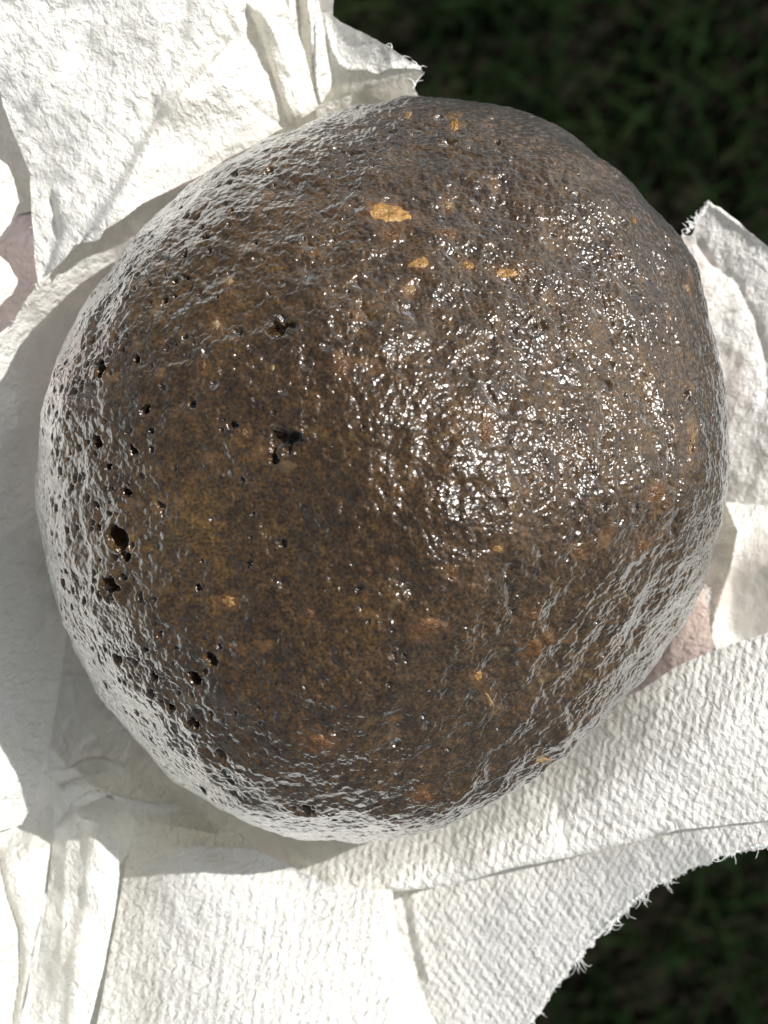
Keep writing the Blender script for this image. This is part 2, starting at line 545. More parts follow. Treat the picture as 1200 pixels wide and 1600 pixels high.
# shallow cracks and scars
CRACKS = [([(795, 880), (790, 905), (800, 950)], 7, .022), ([(605, 890), (620, 905), (640, 930)], 7, .016), ([(735, 580), (760, 620), (790, 640)], 9, .016),
          ([(560, 430), (565, 470), (575, 500)], 7, .014), ([(940, 610), (945, 660), (940, 700)], 9, .018), ([(1040, 720), (1050, 770), (1045, 830)], 9, .018),
          ([(475, 410), (480, 440)], 7, .012), ([(1030, 640), (1048, 700), (1042, 740)], 8, .014), ([(700, 700), (720, 760)], 8, .012)]
for pts, wpx, dep in CRACKS:
    pts = np.array(pts, float)
    d = np.full(len(px_all), 1e9)
    sel = np.nonzero(front & (px_all[:, 0] > pts[:, 0].min() - 40) & (px_all[:, 0] < pts[:, 0].max() + 40) & (px_all[:, 1] > pts[:, 1].min() - 40) & (px_all[:, 1] < pts[:, 1].max() + 40))[0]
    q = px_all[sel] + 9 * np.stack([noise(SP[sel] * 22), noise(SP[sel] * 22 + 9)], -1)
    dd = np.full(len(sel), 1e9)
    for a, b in zip(pts[:-1], pts[1:]):
        u = np.clip(((q - a) @ (b - a)) / ((b - a) @ (b - a)), 0, 1)
        dd = np.minimum(dd, np.linalg.norm(q - a - u[:, None] * (b - a), axis=1))
    disp[sel] -= 0.6 * dep * np.exp(-(dd / wpx)) * np.clip(0.8 + 1.2 * noise(SP[sel] * 16 + 2), 0, 1.6)
SPD = SP + NB * disp[:, None]
ii = np.arange(RN * SN).reshape(RN, SN)
i2 = np.roll(ii, -1, 1)
sf = np.stack([ii[:-1], i2[:-1], i2[1:], ii[1:]], -1).reshape(-1, 4)
if sgn < 0: sf = sf[:, ::-1]
stone_base_w = W(SC0 + np.array([0, 0, -0.8]))
stone = empty('stone', stone_base_w)
tag(stone, 'rounded wet dark brown stone with pits and amber grains, lying on the crumpled white towel', 'stone')
vw = W(SPD)
INC = [(608, 336, 42, 17, 0.15, M_AMBER), (655, 413, 19, 11, 0.0, M_AMBER), (793, 424, 19, 9, 0.1, M_AMBER), (733, 411, 11, 8, 0, M_AMBER),
       (700, 366, 17, 6, 0.1, M_RUST), (612, 368, 16, 6, 0, M_RUST), (668, 981, 28, 15, -0.35, M_RUST), (750, 1060, 9, 9, 0, M_AMBER), (765, 1095, 5, 15, -0.5, M_TAN),
       (500, 1162, 24, 13, 0.2, M_RUST), (835, 1015, 16, 20, 0.3, M_RUST), (858, 1000, 10, 14, 0.2, M_RUST), (832, 962, 10, 12, 0.2, M_RUST), (357, 940, 12, 10, 0, M_AMBER),
       (482, 960, 10, 9, 0, M_RUST), (336, 506, 8, 10, 0, M_TAN), (356, 437, 8, 8, 0, M_TAN), (318, 572, 7, 10, 0.3, M_RUST), (380, 676, 9, 8, 0, M_RUST),
       (535, 572, 10, 18, 0.1, M_RUST), (640, 450, 11, 11, 0, M_TAN), (760, 672, 13, 17, 0.2, M_RUST), (775, 856, 8, 7, 0, M_AMBER), (705, 895, 6, 9, 0, M_RUST),
       (1022, 770, 13, 16, 0.2, M_RUST), (1080, 447, 6, 14, -0.3, M_TAN), (1082, 690, 4, 22, 0.05, M_TAN), (590, 573, 8, 7, 0, M_RUST), (710, 195, 8, 10, 0, M_AMBER),
       (637, 176, 8, 9, 0.3, M_TAN), (900, 860, 9, 8, 0, M_RUST), (850, 1187, 18, 4, -0.15, M_TAN), (555, 497, 6, 6, 0, M_TAN), (940, 262, 6, 6, 0, M_AMBER), (660, 1240, 16, 10, -0.2, M_RUST),
       (700, 320, 8, 8, 0, M_TAN), (1000, 850, 9, 10, 0, M_RUST), (425, 575, 6, 5, 0, M_TAN), (990, 345, 6, 5, 0.4, M_AMBER)]
stain = np.zeros(len(SPD))
for (x, y, rx, ry, ro, m) in INC:
    sel = np.nonzero(front & (np.abs(px_all[:, 0] - x) < 3 * rx + 20) & (np.abs(px_all[:, 1] - y) < 3 * ry + 20))[0]
    dx_, dy_ = px_all[sel, 0] - x, px_all[sel, 1] - y
    ex_, ey_ = dx_ * math.cos(ro) + dy_ * math.sin(ro), -dx_ * math.sin(ro) + dy_ * math.cos(ro)
    e_ = np.sqrt((ex_ / (rx + 3)) ** 2 + (ey_ / (ry + 3)) ** 2) + 0.5 * noise(SP[sel] * 26)
    stain[sel] = np.maximum(stain[sel], np.clip((1.55 - e_) / 0.9, 0, 1) * 0.5)
stain = np.concatenate([stain, [0, 0]])
# close both poles with one vertex each
vw = np.concatenate([vw, [W(SPD[:SN].mean(0))], [W(SPD[-SN:].mean(0))]])
body = mesh_obj('body', vw, sf, M_STONE, stone, stone_base_w, attrs={'stain': stain})

SNRM = grid_normals(SPD.reshape(RN, SN, 3)).reshape(-1, 3) * sgn
kd = kdtree.KDTree(len(fi[::3]))
for k_ in fi[::3]:
    kd.insert((px_all[k_, 0], px_all[k_, 1], 0), int(k_))
kd.balance()

def inclusion(x, y, rx, ry, rot, mat, h=0.0030, seed=0):
    r_ = np.random.default_rng(seed)
    nr, ns = 6, 36
    aa = np.arange(ns) * 2 * np.pi / ns
    jag = 1 + 0.10 * np.sin(aa * 2 + r_.uniform(0, 6)) + 0.07 * np.sin(aa * 3 + r_.uniform(0, 6)) + 0.06 * np.sin(aa * 5 + r_.uniform(0, 6)) + 0.05 * np.sin(aa * 9 + r_.uniform(0, 6)) + r_.normal(0, 0.05, ns)
    cr, sr = math.cos(rot), math.sin(rot)
    v, lv = [], []
    for a in range(nr + 1):
        f = a / nr
        for s in range(ns):
            t_ = 2 * np.pi * s / ns
            ex, ey = rx * f * jag[s] * math.cos(t_), ry * f * jag[s] * math.sin(t_)
            gx_, gy_ = x + ex * cr - ey * sr, y + ex * sr + ey * cr
            near = kd.find_n((gx_, gy_, 0), 5)
            idx = [q[1] for q in near]
            p = SPD[idx].mean(0)
            v.append(p + NB[idx[0]] * (h * (1 - f ** 2) - 0.0050 * f ** 4 + 0.0008 + r_.normal(0, 0.0005)))
    v = np.array(v)
    f_ = []
    for a in range(nr):
        for s in range(ns):
            s2 = (s + 1) % ns
            f_.append((a * ns + s, a * ns + s2, (a + 1) * ns + s2, (a + 1) * ns + s))
    vv = W(v)
    o = mesh_obj('inclusion', vv, np.array(f_)[:, ::-1], mat, stone, vv.mean(0))
    return o
for k_, (x, y, rx, ry, ro, m) in enumerate(INC):
    inclusion(x, y, rx, ry, ro, m, seed=k_)

# ---------------------------------------------------------------- paper towel
towel = empty('paper_towel', W([0, 0, -1.0]))
tag(towel, 'crumpled white embossed paper towel with torn fuzzy edges wrapped under the stone', 'paper towel')

def seg_dist(q, pts):
    dd = np.full(len(q), 1e9)
    nearp = np.zeros_like(q)
    for a, b in zip(pts[:-1], pts[1:]):
        l = (b - a) @ (b - a)
        if l < 1e-9: continue
        u = np.clip(((q - a) @ (b - a)) / l, 0, 1)
        pr = a + u[:, None] * (b - a)
        d = np.linalg.norm(q - pr, axis=1)
        k = d < dd
        dd[k] = d[k]; nearp[k] = pr[k]
    return dd, nearp

def inside(q, poly):
    x, y = q[:, 0], q[:, 1]
    r = np.zeros(len(q), bool)
    j = len(poly) - 1
    for i in range(len(poly)):
        xi, yi = poly[i]; xj, yj = poly[j]
        if yi != yj:
            c = ((yi > y) != (yj > y)) & (x < (xj - xi) * (y - yi) / (yj - yi) + xi)
            r ^= c
        j = i
    return r

def tps(pts, q):
    c = np.array(pts, float)
    X = c[:, :2] / 300.0
    def U(r2): return r2 * np.log(r2 + 1e-9)
    A = U(((X[:, None] - X[None]) ** 2).sum(-1)) + 0.01 * np.eye(len(X))
    Pm = np.concatenate([np.ones((len(X), 1)), X], 1)
    L = np.block([[A, Pm], [Pm.T, np.zeros((3, 3))]])
    s = np.linalg.solve(L, np.concatenate([c[:, 2], np.zeros(3)]))
    Q = q / 300.0
    out = s[-3] + Q @ s[-2:]
    for k in range(len(X)):
        out += s[k] * U(((Q - X[k]) ** 2).sum(-1))
    return out

def facets(x, y, seed):
    """piecewise flat, sharply creased surface"""
    k = (x + y) * 0.366
    X, Y = x + k, y + k
    i, j = np.floor(X).astype(np.int64), np.floor(Y).astype(np.int64)
    fx, fy = X - i, Y - j
    def v(a, b):
        return _perm[(_perm[(a + seed * 37) & 1023] + b) & 1023] / 512.0 - 1.0
    v00, v11 = v(i, j), v(i + 1, j + 1)
    return np.where(fx > fy, v00 * (1 - fx) + v(i + 1, j) * (fx - fy) + v11 * fy, v00 * (1 - fy) + v(i, j + 1) * (fy - fx) + v11 * fx)

def smooth_poly(poly, jag=0.0, seed=0, step=4.0, torn=()):
    """resample an outline, rough it up a little; torn = index ranges of ragged edges"""
    r_ = np.random.default_rng(seed)
    poly = np.array(poly, float)
    out = []
    n = len(poly)
    for i in range(n):
        a, b = poly[i], poly[(i + 1) % n]
        L = np.linalg.norm(b - a)
        m = max(1, int(L / step))
        tt = np.arange(m) / m
        seg = a + tt[:, None] * (b - a)
        amp = jag
        for (s0, s1, am) in torn:
            if s0 <= i < s1: amp = am
        nrm = np.array([-(b - a)[1], (b - a)[0]]) / (L + 1e-9)
        w = noise(np.stack([seg[:, 0] / 26, seg[:, 1] / 26, np.full(m, seed * 3.3)], -1)) * 0.7 + noise(np.stack([seg[:, 0] / 8, seg[:, 1] / 8, np.full(m, seed * 5.3)], -1)) * 0.5
        out.append(seg + nrm * (w * amp)[:, None] * np.clip(np.minimum(tt, 1 - tt) * m / 2 + 0.3, 0, 1)[:, None])
    return np.concatenate(out)

def sheet(name, poly, heights, creases=(), crumple=0.012, cscale=2.6, stretch=(1.0, 1.0), ang=0.0, cell=3.0, rot=0.0, emb=13.0, wet=(), jag=1.5, torn=(), roll=None, seed=1, wet_base=0.0, facet=1.0, steps=(), weave=0.25):
    pl = smooth_poly(poly, jag, seed, torn=torn)
    x0, y0 = pl.min(0) - cell; x1, y1 = pl.max(0) + cell
    xs = np.arange(x0, x1, cell); ys = np.arange(y0, y1, cell)
    gx, gy = np.meshgrid(xs, ys)
    cx, cy = gx[:-1, :-1] + cell / 2, gy[:-1, :-1] + cell / 2
    keep = inside(np.stack([cx.ravel(), cy.ravel()], -1), pl)
    ii = np.arange(gx.size).reshape(gx.shape)
    F = np.stack([ii[:-1, :-1], ii[1:, :-1], ii[1:, 1:], ii[:-1, 1:]], -1).reshape(-1, 4)[keep]
    used = np.unique(F)
    mp = np.full(gx.size, -1); mp[used] = np.arange(len(used))
    F = mp[F]
    q = np.stack([gx.ravel(), gy.ravel()], -1)[used]
    # boundary vertices: those with fewer than four faces -> snap to the outline
    cnt = np.bincount(F.ravel(), minlength=len(q))
    bd = np.nonzero(cnt < 4)[0]
    closed = np.concatenate([pl, pl[:1]])
    _, npnt = seg_dist(q[bd], closed)
    mv = npnt - q[bd]
    ln = np.linalg.norm(mv, axis=1)
    ok = ln < cell * 1.6
    q[bd[ok]] = npnt[ok]
    z = tps(heights, q)
    # crumples: warped ridged noise, stretched along the folds
    ca, sa = math.cos(ang), math.sin(ang)
    u = (q[:, 0] * ca + q[:, 1] * sa) / 300.0 * stretch[0]
    v = (-q[:, 0] * sa + q[:, 1] * ca) / 300.0 * stretch[1]
    c3 = np.stack([u, v, np.full(len(u), seed * 7.7)], -1) * cscale
    wv = c3 + 0.35 * np.stack([noise(c3 * 0.9 + 5), noise(c3 * 0.9 + 15), c3[:, 2] * 0], -1)
    z = z + crumple * (1.1 * noise(c3 * 0.6) + (0.35 - 1.3 * np.abs(noise(wv))) + 0.5 * (0.35 - 1.3 * np.abs(noise(wv * 2.3 + 3))) + 0.22 * (0.3 - np.abs(noise(wv * 5.1 + 8))))
    wx_ = q[:, 0] + 26 * noise(c3 * 1.3 + 31)
    wy_ = q[:, 1] + 26 * noise(c3 * 1.3 + 57)
    ru, rv_ = wx_ * ca + wy_ * sa, -wx_ * sa + wy_ * ca
    z = z + facet * (0.018 * facets(ru / 120 * stretch[0], rv_ / 120 * stretch[1], seed) + 0.0085 * facets(ru / 52 * stretch[0] + 9, rv_ / 52 * stretch[1], seed + 50) + 0.0032 * facets(wx_ / 25, wy_ / 25, seed + 90))
    for pts, dep, wd in creases:
        d, _ = seg_dist(q, np.array(pts, float))
        z = z + dep * np.exp(-d / wd)
    for pts, dep, wd, ln in steps:      # one side of the line stands higher: a folded-over edge
        pts = np.array(pts, float)
        best = np.full(len(q), 1e9); sd = np.zeros(len(q))
        for a, b in zip(pts[:-1], pts[1:]):
            u_ = np.clip(((q - a) @ (b - a)) / ((b - a) @ (b - a)), 0, 1)
            r_ = q - a - u_[:, None] * (b - a)
            d = np.linalg.norm(r_, axis=1)
            cz = (b - a)[0] * (q - a)[:, 1] - (b - a)[1] * (q - a)[:, 0]
            k = d < best
            best[k] = d[k]; sd[k] = (np.sign(cz) * d)[k]
        t0 = (q - pts[0]) @ (pts[-1] - pts[0]) / np.sum((pts[-1] - pts[0]) ** 2)
        env = np.clip(np.minimum(t0 + 0.15, 1.15 - t0) * 5, 0, 1)
        z = z + dep * env * np.exp(-np.maximum(sd, 0) / ln) / (1 + np.exp(-np.clip(sd / wd, -40, 40)))
    if roll is not None:          # round the sheet over at part of its edge
        pts, dep, wd = roll
        d, _ = seg_dist(q, np.array(pts, float))
        t_ = np.clip(1 - d / wd, 0, 1)
        z = z - dep * (1 - np.sqrt(np.clip(1 - t_ * t_, 0, 1)))
    wv_ = np.full(len(q), wet_base)
    for (wx, wy, wrx, wry, amt) in wet:
        e = np.sqrt(((q[:, 0] - wx) / wrx) ** 2 + ((q[:, 1] - wy) / wry) ** 2) + 0.35 * noise(np.stack([q[:, 0] / 40, q[:, 1] / 40, q[:, 0] * 0], -1))
        wv_ = np.maximum(wv_, amt * np.clip((1.25 - e) / 0.5, 0, 1))
    ds_, _ = seg_dist(q, np.concatenate([oc, oc[:1]]))          # damp where it touches the wet stone
    dn = noise(np.stack([q[:, 0] / 30, q[:, 1] / 30, np.full(len(q), 4.4)], -1))
    wv_ = np.maximum(wv_, 0.42 * np.clip(1.15 - (ds_ / 42 + 0.8 * dn), 0, 1))
    cr, sr = math.cos(rot), math.sin(rot)
    uvq = np.stack([(q[:, 0] * cr + q[:, 1] * sr) / emb, (-q[:, 0] * sr + q[:, 1] * cr) / emb], -1)
    vv = W(P(q[:, 0], q[:, 1], z))
    o = mesh_obj(name, vv, F, M_TOWEL, towel, vv.mean(0), uv=uvq, attrs={'wet': wv_, 'emboss': np.full(len(q), weave)})
    return o, (lambda qq: tps(heights, qq))

# hidden layer under everything at the lower left and right
sheet('under_layer', [(40, 960), (-60, 1100), (-120, 1300), (-120, 1760), (560, 1760), (600, 1480), (640, 1410), (820, 1330), (960, 1220), (1000, 1080), (500, 1000)],
      [(100, 1100, -.75), (300, 1300, -.72), (300, 1600, -.55), (0, 1500, -.5), (600, 1350, -.7), (900, 1200, -.65), (560, 1760, -.45), (500, 1000, -1.0)], seed=21, cell=6)
# right flap with torn upper corner
sheet('flap', [(1010, 480), (1040, 405), (1066, 366), (1078, 368), (1086, 352), (1084, 338), (1096, 332), (1104, 314), (1126, 324), (1200, 385), (1340, 500), (1420, 640), (1420, 850), (1050, 850), (1000, 650)],
      [(1050, 450, -.36), (1105, 315, -.30), (1200, 385, -.30), (1200, 560, -.40), (1120, 560, -.44), (1130, 760, -.56), (1200, 760, -.50), (1340, 500, -.34), (1400, 700, -.40), (1050, 830, -.62)],
      creases=[([(1090, 380), (1115, 415), (1150, 440), (1180, 500), (1196, 560), (1200, 620)], -.020, 9), ([(1105, 315), (1200, 385), (1340, 500)], .02, 10)],
      crumple=.014, cscale=3.0, rot=0.6, emb=13, torn=((2, 8, 5.0),), seed=2)
# pink translucent layer over the finger at the right
sheet('damp_layer', [(1060, 770), (1128, 783), (1160, 786), (1200, 790), (1400, 800), (1400, 1120), (1140, 1060), (1117, 1012), (1110, 985), (1106, 950), (1098, 903), (1080, 870)],
      [(1128, 783, -.40), (1200, 790, -.33), (1150, 850, -.33), (1112, 970, -.36), (1098, 905, -.42), (1180, 920, -.38), (1200, 1000, -.34), (1300, 900, -.24), (1400, 1000, -.18), (1130, 1050, -.34)],
      creases=[([(1135, 790), (1152, 830), (1140, 890), (1118, 960), (1113, 990)], .045, 10)],
      crumple=.010, wet=((1185, 935, 55, 75, .95), (1230, 900, 80, 90, .8)), rot=.2, emb=12, seed=3)
# torn sheet at the lower right
G_H = [(620, 1400, -.48), (700, 1450, -.44), (800, 1400, -.37), (900, 1400, -.30), (1000, 1340, -.18), (1100, 1320, -.08), (1200, 1300, 0.0), (1330, 1200, .06), (830, 1600, -.44), (700, 1600, -.48), (760, 1760, -.48), (950, 1450, -.30), (1050, 1372, -.17), (700, 1330, -.45), (900, 1250, -.36)]
torn_pts = [(760, 1720), (795, 1655), (832, 1598), (856, 1560), (878, 1530), (905, 1500), (930, 1468), (950, 1450), (985, 1415), (1018, 1388), (1050, 1372), (1080, 1358), (1120, 1342), (1165, 1328), (1200, 1320), (1400, 1270)]
sheet('torn_sheet', [(560, 1370), (600, 1480), (650, 1560), (700, 1640), (740, 1760)] + torn_pts + [(1400, 1150), (900, 1240), (700, 1320)], G_H,
      creases=[([(628, 1400), (640, 1470), (655, 1530)], -.02, 7), ([(645, 1400), (652, 1460), (670, 1530)], .012, 6)],
      crumple=.008, facet=.5, weave=.9, rot=-.35, emb=11.5, torn=((4, 21, 11.0),), seed=4, wet_base=.08)
# broad embossed sheet at the bottom
sheet('broad_sheet', [(205, 1262), (212, 1284), (200, 1332), (188, 1400), (170, 1500), (150, 1610), (130, 1760), (120, 2000), (800, 2000), (760, 1800), (700, 1640), (655, 1545), (628, 1480), (616, 1430), (613, 1392), (575, 1386), (520, 1384), (470, 1362), (440, 1345), (395, 1326), (372, 1302), (300, 1280)],
      [(215, 1285, -.40), (300, 1285, -.40), (300, 1325, -.22), (395, 1326, -.24), (440, 1347, -.24), (520, 1384, -.24), (613, 1392, -.22), (190, 1400, -.30), (300, 1420, -.19), (450, 1450, -.19), (613, 1440, -.22), (650, 1545, -.20), (160, 1560, -.30), (350, 1580, -.14), (550, 1600, -.14), (700, 1650, -.14), (400, 1800, .02), (150, 2000, .2), (750, 2000, .15)],
      creases=[([(270, 1322), (330, 1323), (395, 1326), (440, 1347), (520, 1384)], .025, 10), ([(590, 1380), (585, 1500), (620, 1600)], .008, 12)],
      crumple=.010, facet=.55, weave=.8, rot=.45, emb=12, seed=5, roll=([(613, 1392), (616, 1430), (628, 1480), (655, 1545), (700, 1640)], .03, 18))
# rolled fold under the right side of the stone
sheet('fold', [(1820, 1050), (1500, 960), (1300, 950), (1200, 988), (1105, 1020), (1050, 1045), (1000, 1080), (920, 1110), (750, 1180), (550, 1230), (420, 1250), (372, 1296), (395, 1322), (440, 1350), (490, 1376), (540, 1390), (615, 1393), (700, 1385), (800, 1356), (890, 1340), (960, 1324), (1030, 1307), (1060, 1296), (1125, 1290), (1210, 1280), (1400, 1250), (1820, 1500)],
      [(1010, 1072, -.16), (1105, 1022, -.14), (1200, 990, -.10), (930, 1150, -.20), (850, 1220, -.25), (750, 1275, -.30), (560, 1320, -.40), (440, 1300, -.52), (420, 1335, -.46),
       (1200, 1090, .06), (1100, 1130, .03), (1050, 1190, -.01), (960, 1240, -.07), (850, 1300, -.13), (750, 1335, -.17), (620, 1378, -.22), (540, 1385, -.27), (480, 1368, -.36),
       (1030, 1300, -.06), (900, 1335, -.12), (700, 1382, -.20), (1125, 1288, -.015), (1210, 1270, .03), (1400, 1100, .22), (1400, 1240, .16), (1800, 1300, .85), (1600, 1200, .55)],
      creases=[([(560, 1330), (640, 1350), (700, 1355)], .012, 10), ([(870, 1262), (880, 1290), (885, 1330)], -.014, 10), ([(1000, 1200), (1100, 1150), (1200, 1110)], .010, 14), ([(420, 1290), (450, 1340), (500, 1375)], -.02, 9)],
      crumple=.010, facet=.6, weave=.9, ang=-.45, stretch=(.6, 1.4), rot=-.62, emb=13.5, wet=((420, 1320, 70, 40, .75), (560, 1328, 70, 20, .3)), seed=6,
      roll=([(540, 1390), (615, 1393), (700, 1385), (800, 1356), (890, 1340), (960, 1324), (1030, 1307)], .05, 20))
# inner wall of the pocket at the left, in the shade of the stone
sheet('inner_wall', [(-600, 640), (-200, 600), (-80, 580), (0, 520), (20, 505), (40, 470), (62, 440), (90, 412), (125, 378), (200, 330), (330, 270), (480, 170), (640, 120), (700, 260), (400, 420), (230, 700), (210, 900), (150, 980), (104, 985), (101, 1020), (92, 1080), (84, 1125), (72, 1170), (66, 1196), (30, 1172), (0, 1150), (-200, 1160), (-600, 1100)],
      [(62, 440, -.12), (0, 520, -.10), (20, 600, -.20), (0, 700, -.08), (-100, 650, .12), (-200, 800, .80), (-600, 700, 2.0), (-600, 1050, 1.9), (125, 378, -.16), (330, 272, -.20), (480, 172, -.20),
       (160, 440, -.38), (260, 340, -.38), (420, 235, -.36), (90, 560, -.42), (50, 760, -.46), (60, 900, -.46), (0, 900, -.20), (-200, 1000, .70), (85, 1010, -.48), (84, 1125, -.42), (66, 1196, -.34), (20, 1120, -.24), (0, 1000, -.20), (230, 700, -.7), (400, 420, -.7)],
      creases=[([(30, 640), (25, 720), (5, 790)], .03, 14), ([(60, 800), (20, 830), (-20, 860)], -.03, 12), ([(70, 950), (75, 1050), (60, 1150)], .02, 10), ([(62, 440), (20, 505), (0, 530)], .02, 8), ([(50, 570), (40, 700), (50, 800)], .015, 16)],
      crumple=.022, facet=1.4, ang=1.3, stretch=(.6, 1.5), rot=.9, emb=13, wet=((70, 620, 40, 160, .3),), seed=7, torn=((3, 7, 3.5),))
# yellow pocket below the stone at the left
sheet('pocket', [(40, 960), (110, 960), (200, 1000), (420, 1180), (560, 1250), (420, 1290), (392, 1294), (360, 1306), (300, 1297), (240, 1285), (212, 1280), (196, 1266), (180, 1250), (172, 1240), (150, 1250), (120, 1262), (96, 1290), (86, 1330), (40, 1330), (20, 1240), (20, 1100)],
      [(110, 1000, -.72), (100, 1120, -.60), (160, 1130, -.66), (200, 1180, -.58), (250, 1180, -.62), (80, 1215, -.46), (120, 1205, -.44), (160, 1190, -.50), (140, 1235, -.40), (172, 1242, -.32), (212, 1280, -.28), (300, 1297, -.30), (360, 1306, -.34), (300, 1250, -.46), (400, 1280, -.5), (90, 1290, -.55), (60, 1320, -.55)],
      creases=[([(75, 1205), (110, 1200), (130, 1188), (160, 1184), (190, 1195)], .06, 7), ([(140, 1225), (190, 1245), (250, 1258), (268, 1256)], .05, 6), ([(172, 1242), (212, 1280), (300, 1297), (360, 1305)], .03, 6), ([(100, 1225), (130, 1215), (170, 1205)], -.03, 8), ([(110, 1040), (120, 1110), (150, 1150)], .02, 12)],
      crumple=.034, cscale=4, facet=1.6, rot=.4, emb=14, wet=((150, 1130, 80, 90, .3), (110, 1010, 50, 80, .3)), seed=8)
# curled strip at the lower left
sheet('curled_strip', [(84, 1300), (92, 1280), (112, 1252), (128, 1240), (150, 1233), (172, 1239), (150, 1250), (128, 1258), (120, 1268), (126, 1278), (158, 1288), (150, 1299), (170, 1306), (181, 1318), (187, 1334), (186, 1370), (180, 1420), (165, 1500), (140, 1600), (120, 1760), (20, 1760), (44, 1600), (62, 1480), (76, 1380)],
      [(86, 1300, -.30), (120, 1250, -.26), (150, 1234, -.24), (170, 1240, -.26), (125, 1300, -.16), (160, 1310, -.17), (187, 1340, -.20), (130, 1380, -.13), (80, 1400, -.22), (180, 1420, -.17), (110, 1500, -.07), (165, 1500, -.13), (60, 1500, -.17), (90, 1650, -.02), (140, 1600, -.07), (40, 1620, -.12), (70, 1760, .05), (128, 1262, -.26)],
      steps=[([(100, 1620), (112, 1500), (128, 1400), (134, 1310)], .05, 4, 50)],
      creases=[([(88, 1290), (112, 1255), (128, 1243), (150, 1236), (172, 1240)], .055, 6), ([(126, 1278), (158, 1289), (170, 1306)], .03, 6), ([(128, 1300), (132, 1360), (125, 1420)], -.02, 8), ([(150, 1320), (155, 1400), (140, 1500)], .018, 10), ([(105, 1300), (100, 1400), (95, 1500)], .02, 10)],
      crumple=.014, facet=1.7, ang=1.5, stretch=(.7, 1.5), rot=.1, emb=13, seed=9)
# shaded tongue inside the curl
sheet('tongue', [(120, 1268), (150, 1240), (185, 1252), (213, 1280), (205, 1318), (199, 1334), (188, 1352), (170, 1340), (140, 1310)],
      [(120, 1268, -.50), (150, 1240, -.52), (190, 1270, -.48), (212, 1282, -.40), (199, 1334, -.34), (150, 1310, -.50), (180, 1345, -.38)], crumple=.01, rot=.3, seed=10, emb=14)
# left strip and the small white flap above it
sheet('left_strip', [(-120, 1300), (0, 1292), (34, 1288), (55, 1240), (66, 1205), (77, 1203), (86, 1222), (84, 1262), (78, 1330), (70, 1390), (58, 1450), (45, 1520), (30, 1600), (10, 1760), (-160, 1760)],
      [(78, 1205, -.34), (60, 1250, -.36), (84, 1260, -.40), (35, 1290, -.34), (0, 1296, -.28), (50, 1320, -.22), (78, 1330, -.27), (65, 1400, -.22), (20, 1400, -.12), (-40, 1350, -.08), (45, 1520, -.18), (0, 1520, -.09), (30, 1600, -.14), (-100, 1600, .1), (10, 1760, -.1)],
      creases=[([(-5, 1330), (10, 1400), (28, 1450), (30, 1520), (18, 1600)], -.09, 9), ([(50, 1300), (45, 1380), (42, 1440)], .02, 9)],
      crumple=.014, facet=1.7, ang=1.4, stretch=(.7, 1.5), rot=.2, emb=13, seed=11)
sheet('white_flap', [(-300, 1100), (-100, 1120), (0, 1140), (20, 1160), (44, 1180), (66, 1198), (60, 1230), (48, 1262), (34, 1288), (0, 1299), (-100, 1310), (-300, 1330)],
      [(66, 1198, -.28), (0, 1140, -.18), (34, 1288, -.24), (0, 1220, -.10), (-100, 1200, .1), (-300, 1200, .5), (30, 1215, -.18)], crumple=.010, rot=.5, emb=14, seed=12)
# beige layer and scraps at the left edge
sheet('shaded_layer', [(-200, 100), (40, 120), (80, 260), (80, 340), (50, 330), (28, 335), (14, 360), (-20, 400), (-200, 420)],
      [(0, 200, -.36), (50, 280, -.38), (20, 340, -.38), (-150, 250, -.2), (-100, 400, -.3)], crumple=.012, rot=.3, seed=13, wet_base=.25)
sheet('scrap', [(-60, 240), (0, 249), (12, 258), (22, 280), (30, 316), (15, 352), (0, 370), (-80, 390)], [(0, 250, -.06), (30, 316, -.10), (0, 370, -.08), (-80, 300, .05)], crumple=.01, seed=14, torn=((3, 6, 3.0),))
sheet('scrap', [(-60, 395), (0, 400), (14, 412), (28, 436), (20, 458), (0, 478), (-80, 490)], [(0, 402, -.08), (28, 436, -.10), (0, 475, -.08), (-80, 440, .05)], crumple=.01, seed=15, torn=((1, 5, 4.0),))
# pleats behind the big flap, then the pointed flap at the top
sheet('pleats', [(330, -160), (530, -160), (522, -20), (519, 30), (540, 110), (520, 165), (500, 190), (420, 250), (350, 250), (360, 100)],
      [(400, -100, -.10), (520, -100, -.12), (500, 30, -.22), (500, 160, -.34), (420, 240, -.36), (380, 120, -.28), (450, 60, -.22)],
      creases=[([(478, -60), (480, 0), (487, 60), (490, 120), (496, 165)], .05, 8), ([(462, -60), (466, 20), (470, 90), (480, 160)], -.05, 9), ([(445, -80), (455, 20), (462, 100), (470, 180)], .05, 9), ([(505, -20), (510, 60), (520, 130)], -.04, 8)],
      crumple=.014, ang=1.45, stretch=(.5, 2.0), rot=.1, emb=13, seed=16)
sheet('pointed_flap', [(500, -160), (519, -40), (521, 0), (520, 25), (540, 38), (566, 50), (600, 69), (630, 88), (644, 98), (657, 104), (661, 112), (655, 124), (642, 138), (630, 156), (600, 200), (540, 230), (470, 230), (500, 165), (516, 140), (520, 112), (514, 70), (504, 30), (490, -40)],
      [(520, 10, -.14), (510, -120, -.08), (600, 70, -.08), (657, 106, -.14), (630, 150, -.34), (560, 120, -.20), (535, 105, -.18), (560, 170, -.38), (500, 190, -.40), (520, 60, -.17), (600, 110, -.14), (505, 30, -.2)],
      creases=[([(506, 30), (520, 80), (530, 100), (545, 109), (572, 109), (590, 117), (615, 106), (655, 108)], .035, 8), ([(525, 150), (570, 135), (610, 125)], -.012, 8), ([(516, 110), (525, 150)], .02, 5)],
      crumple=.009, rot=.4, emb=13, torn=((3, 11, 2.5),), seed=17)
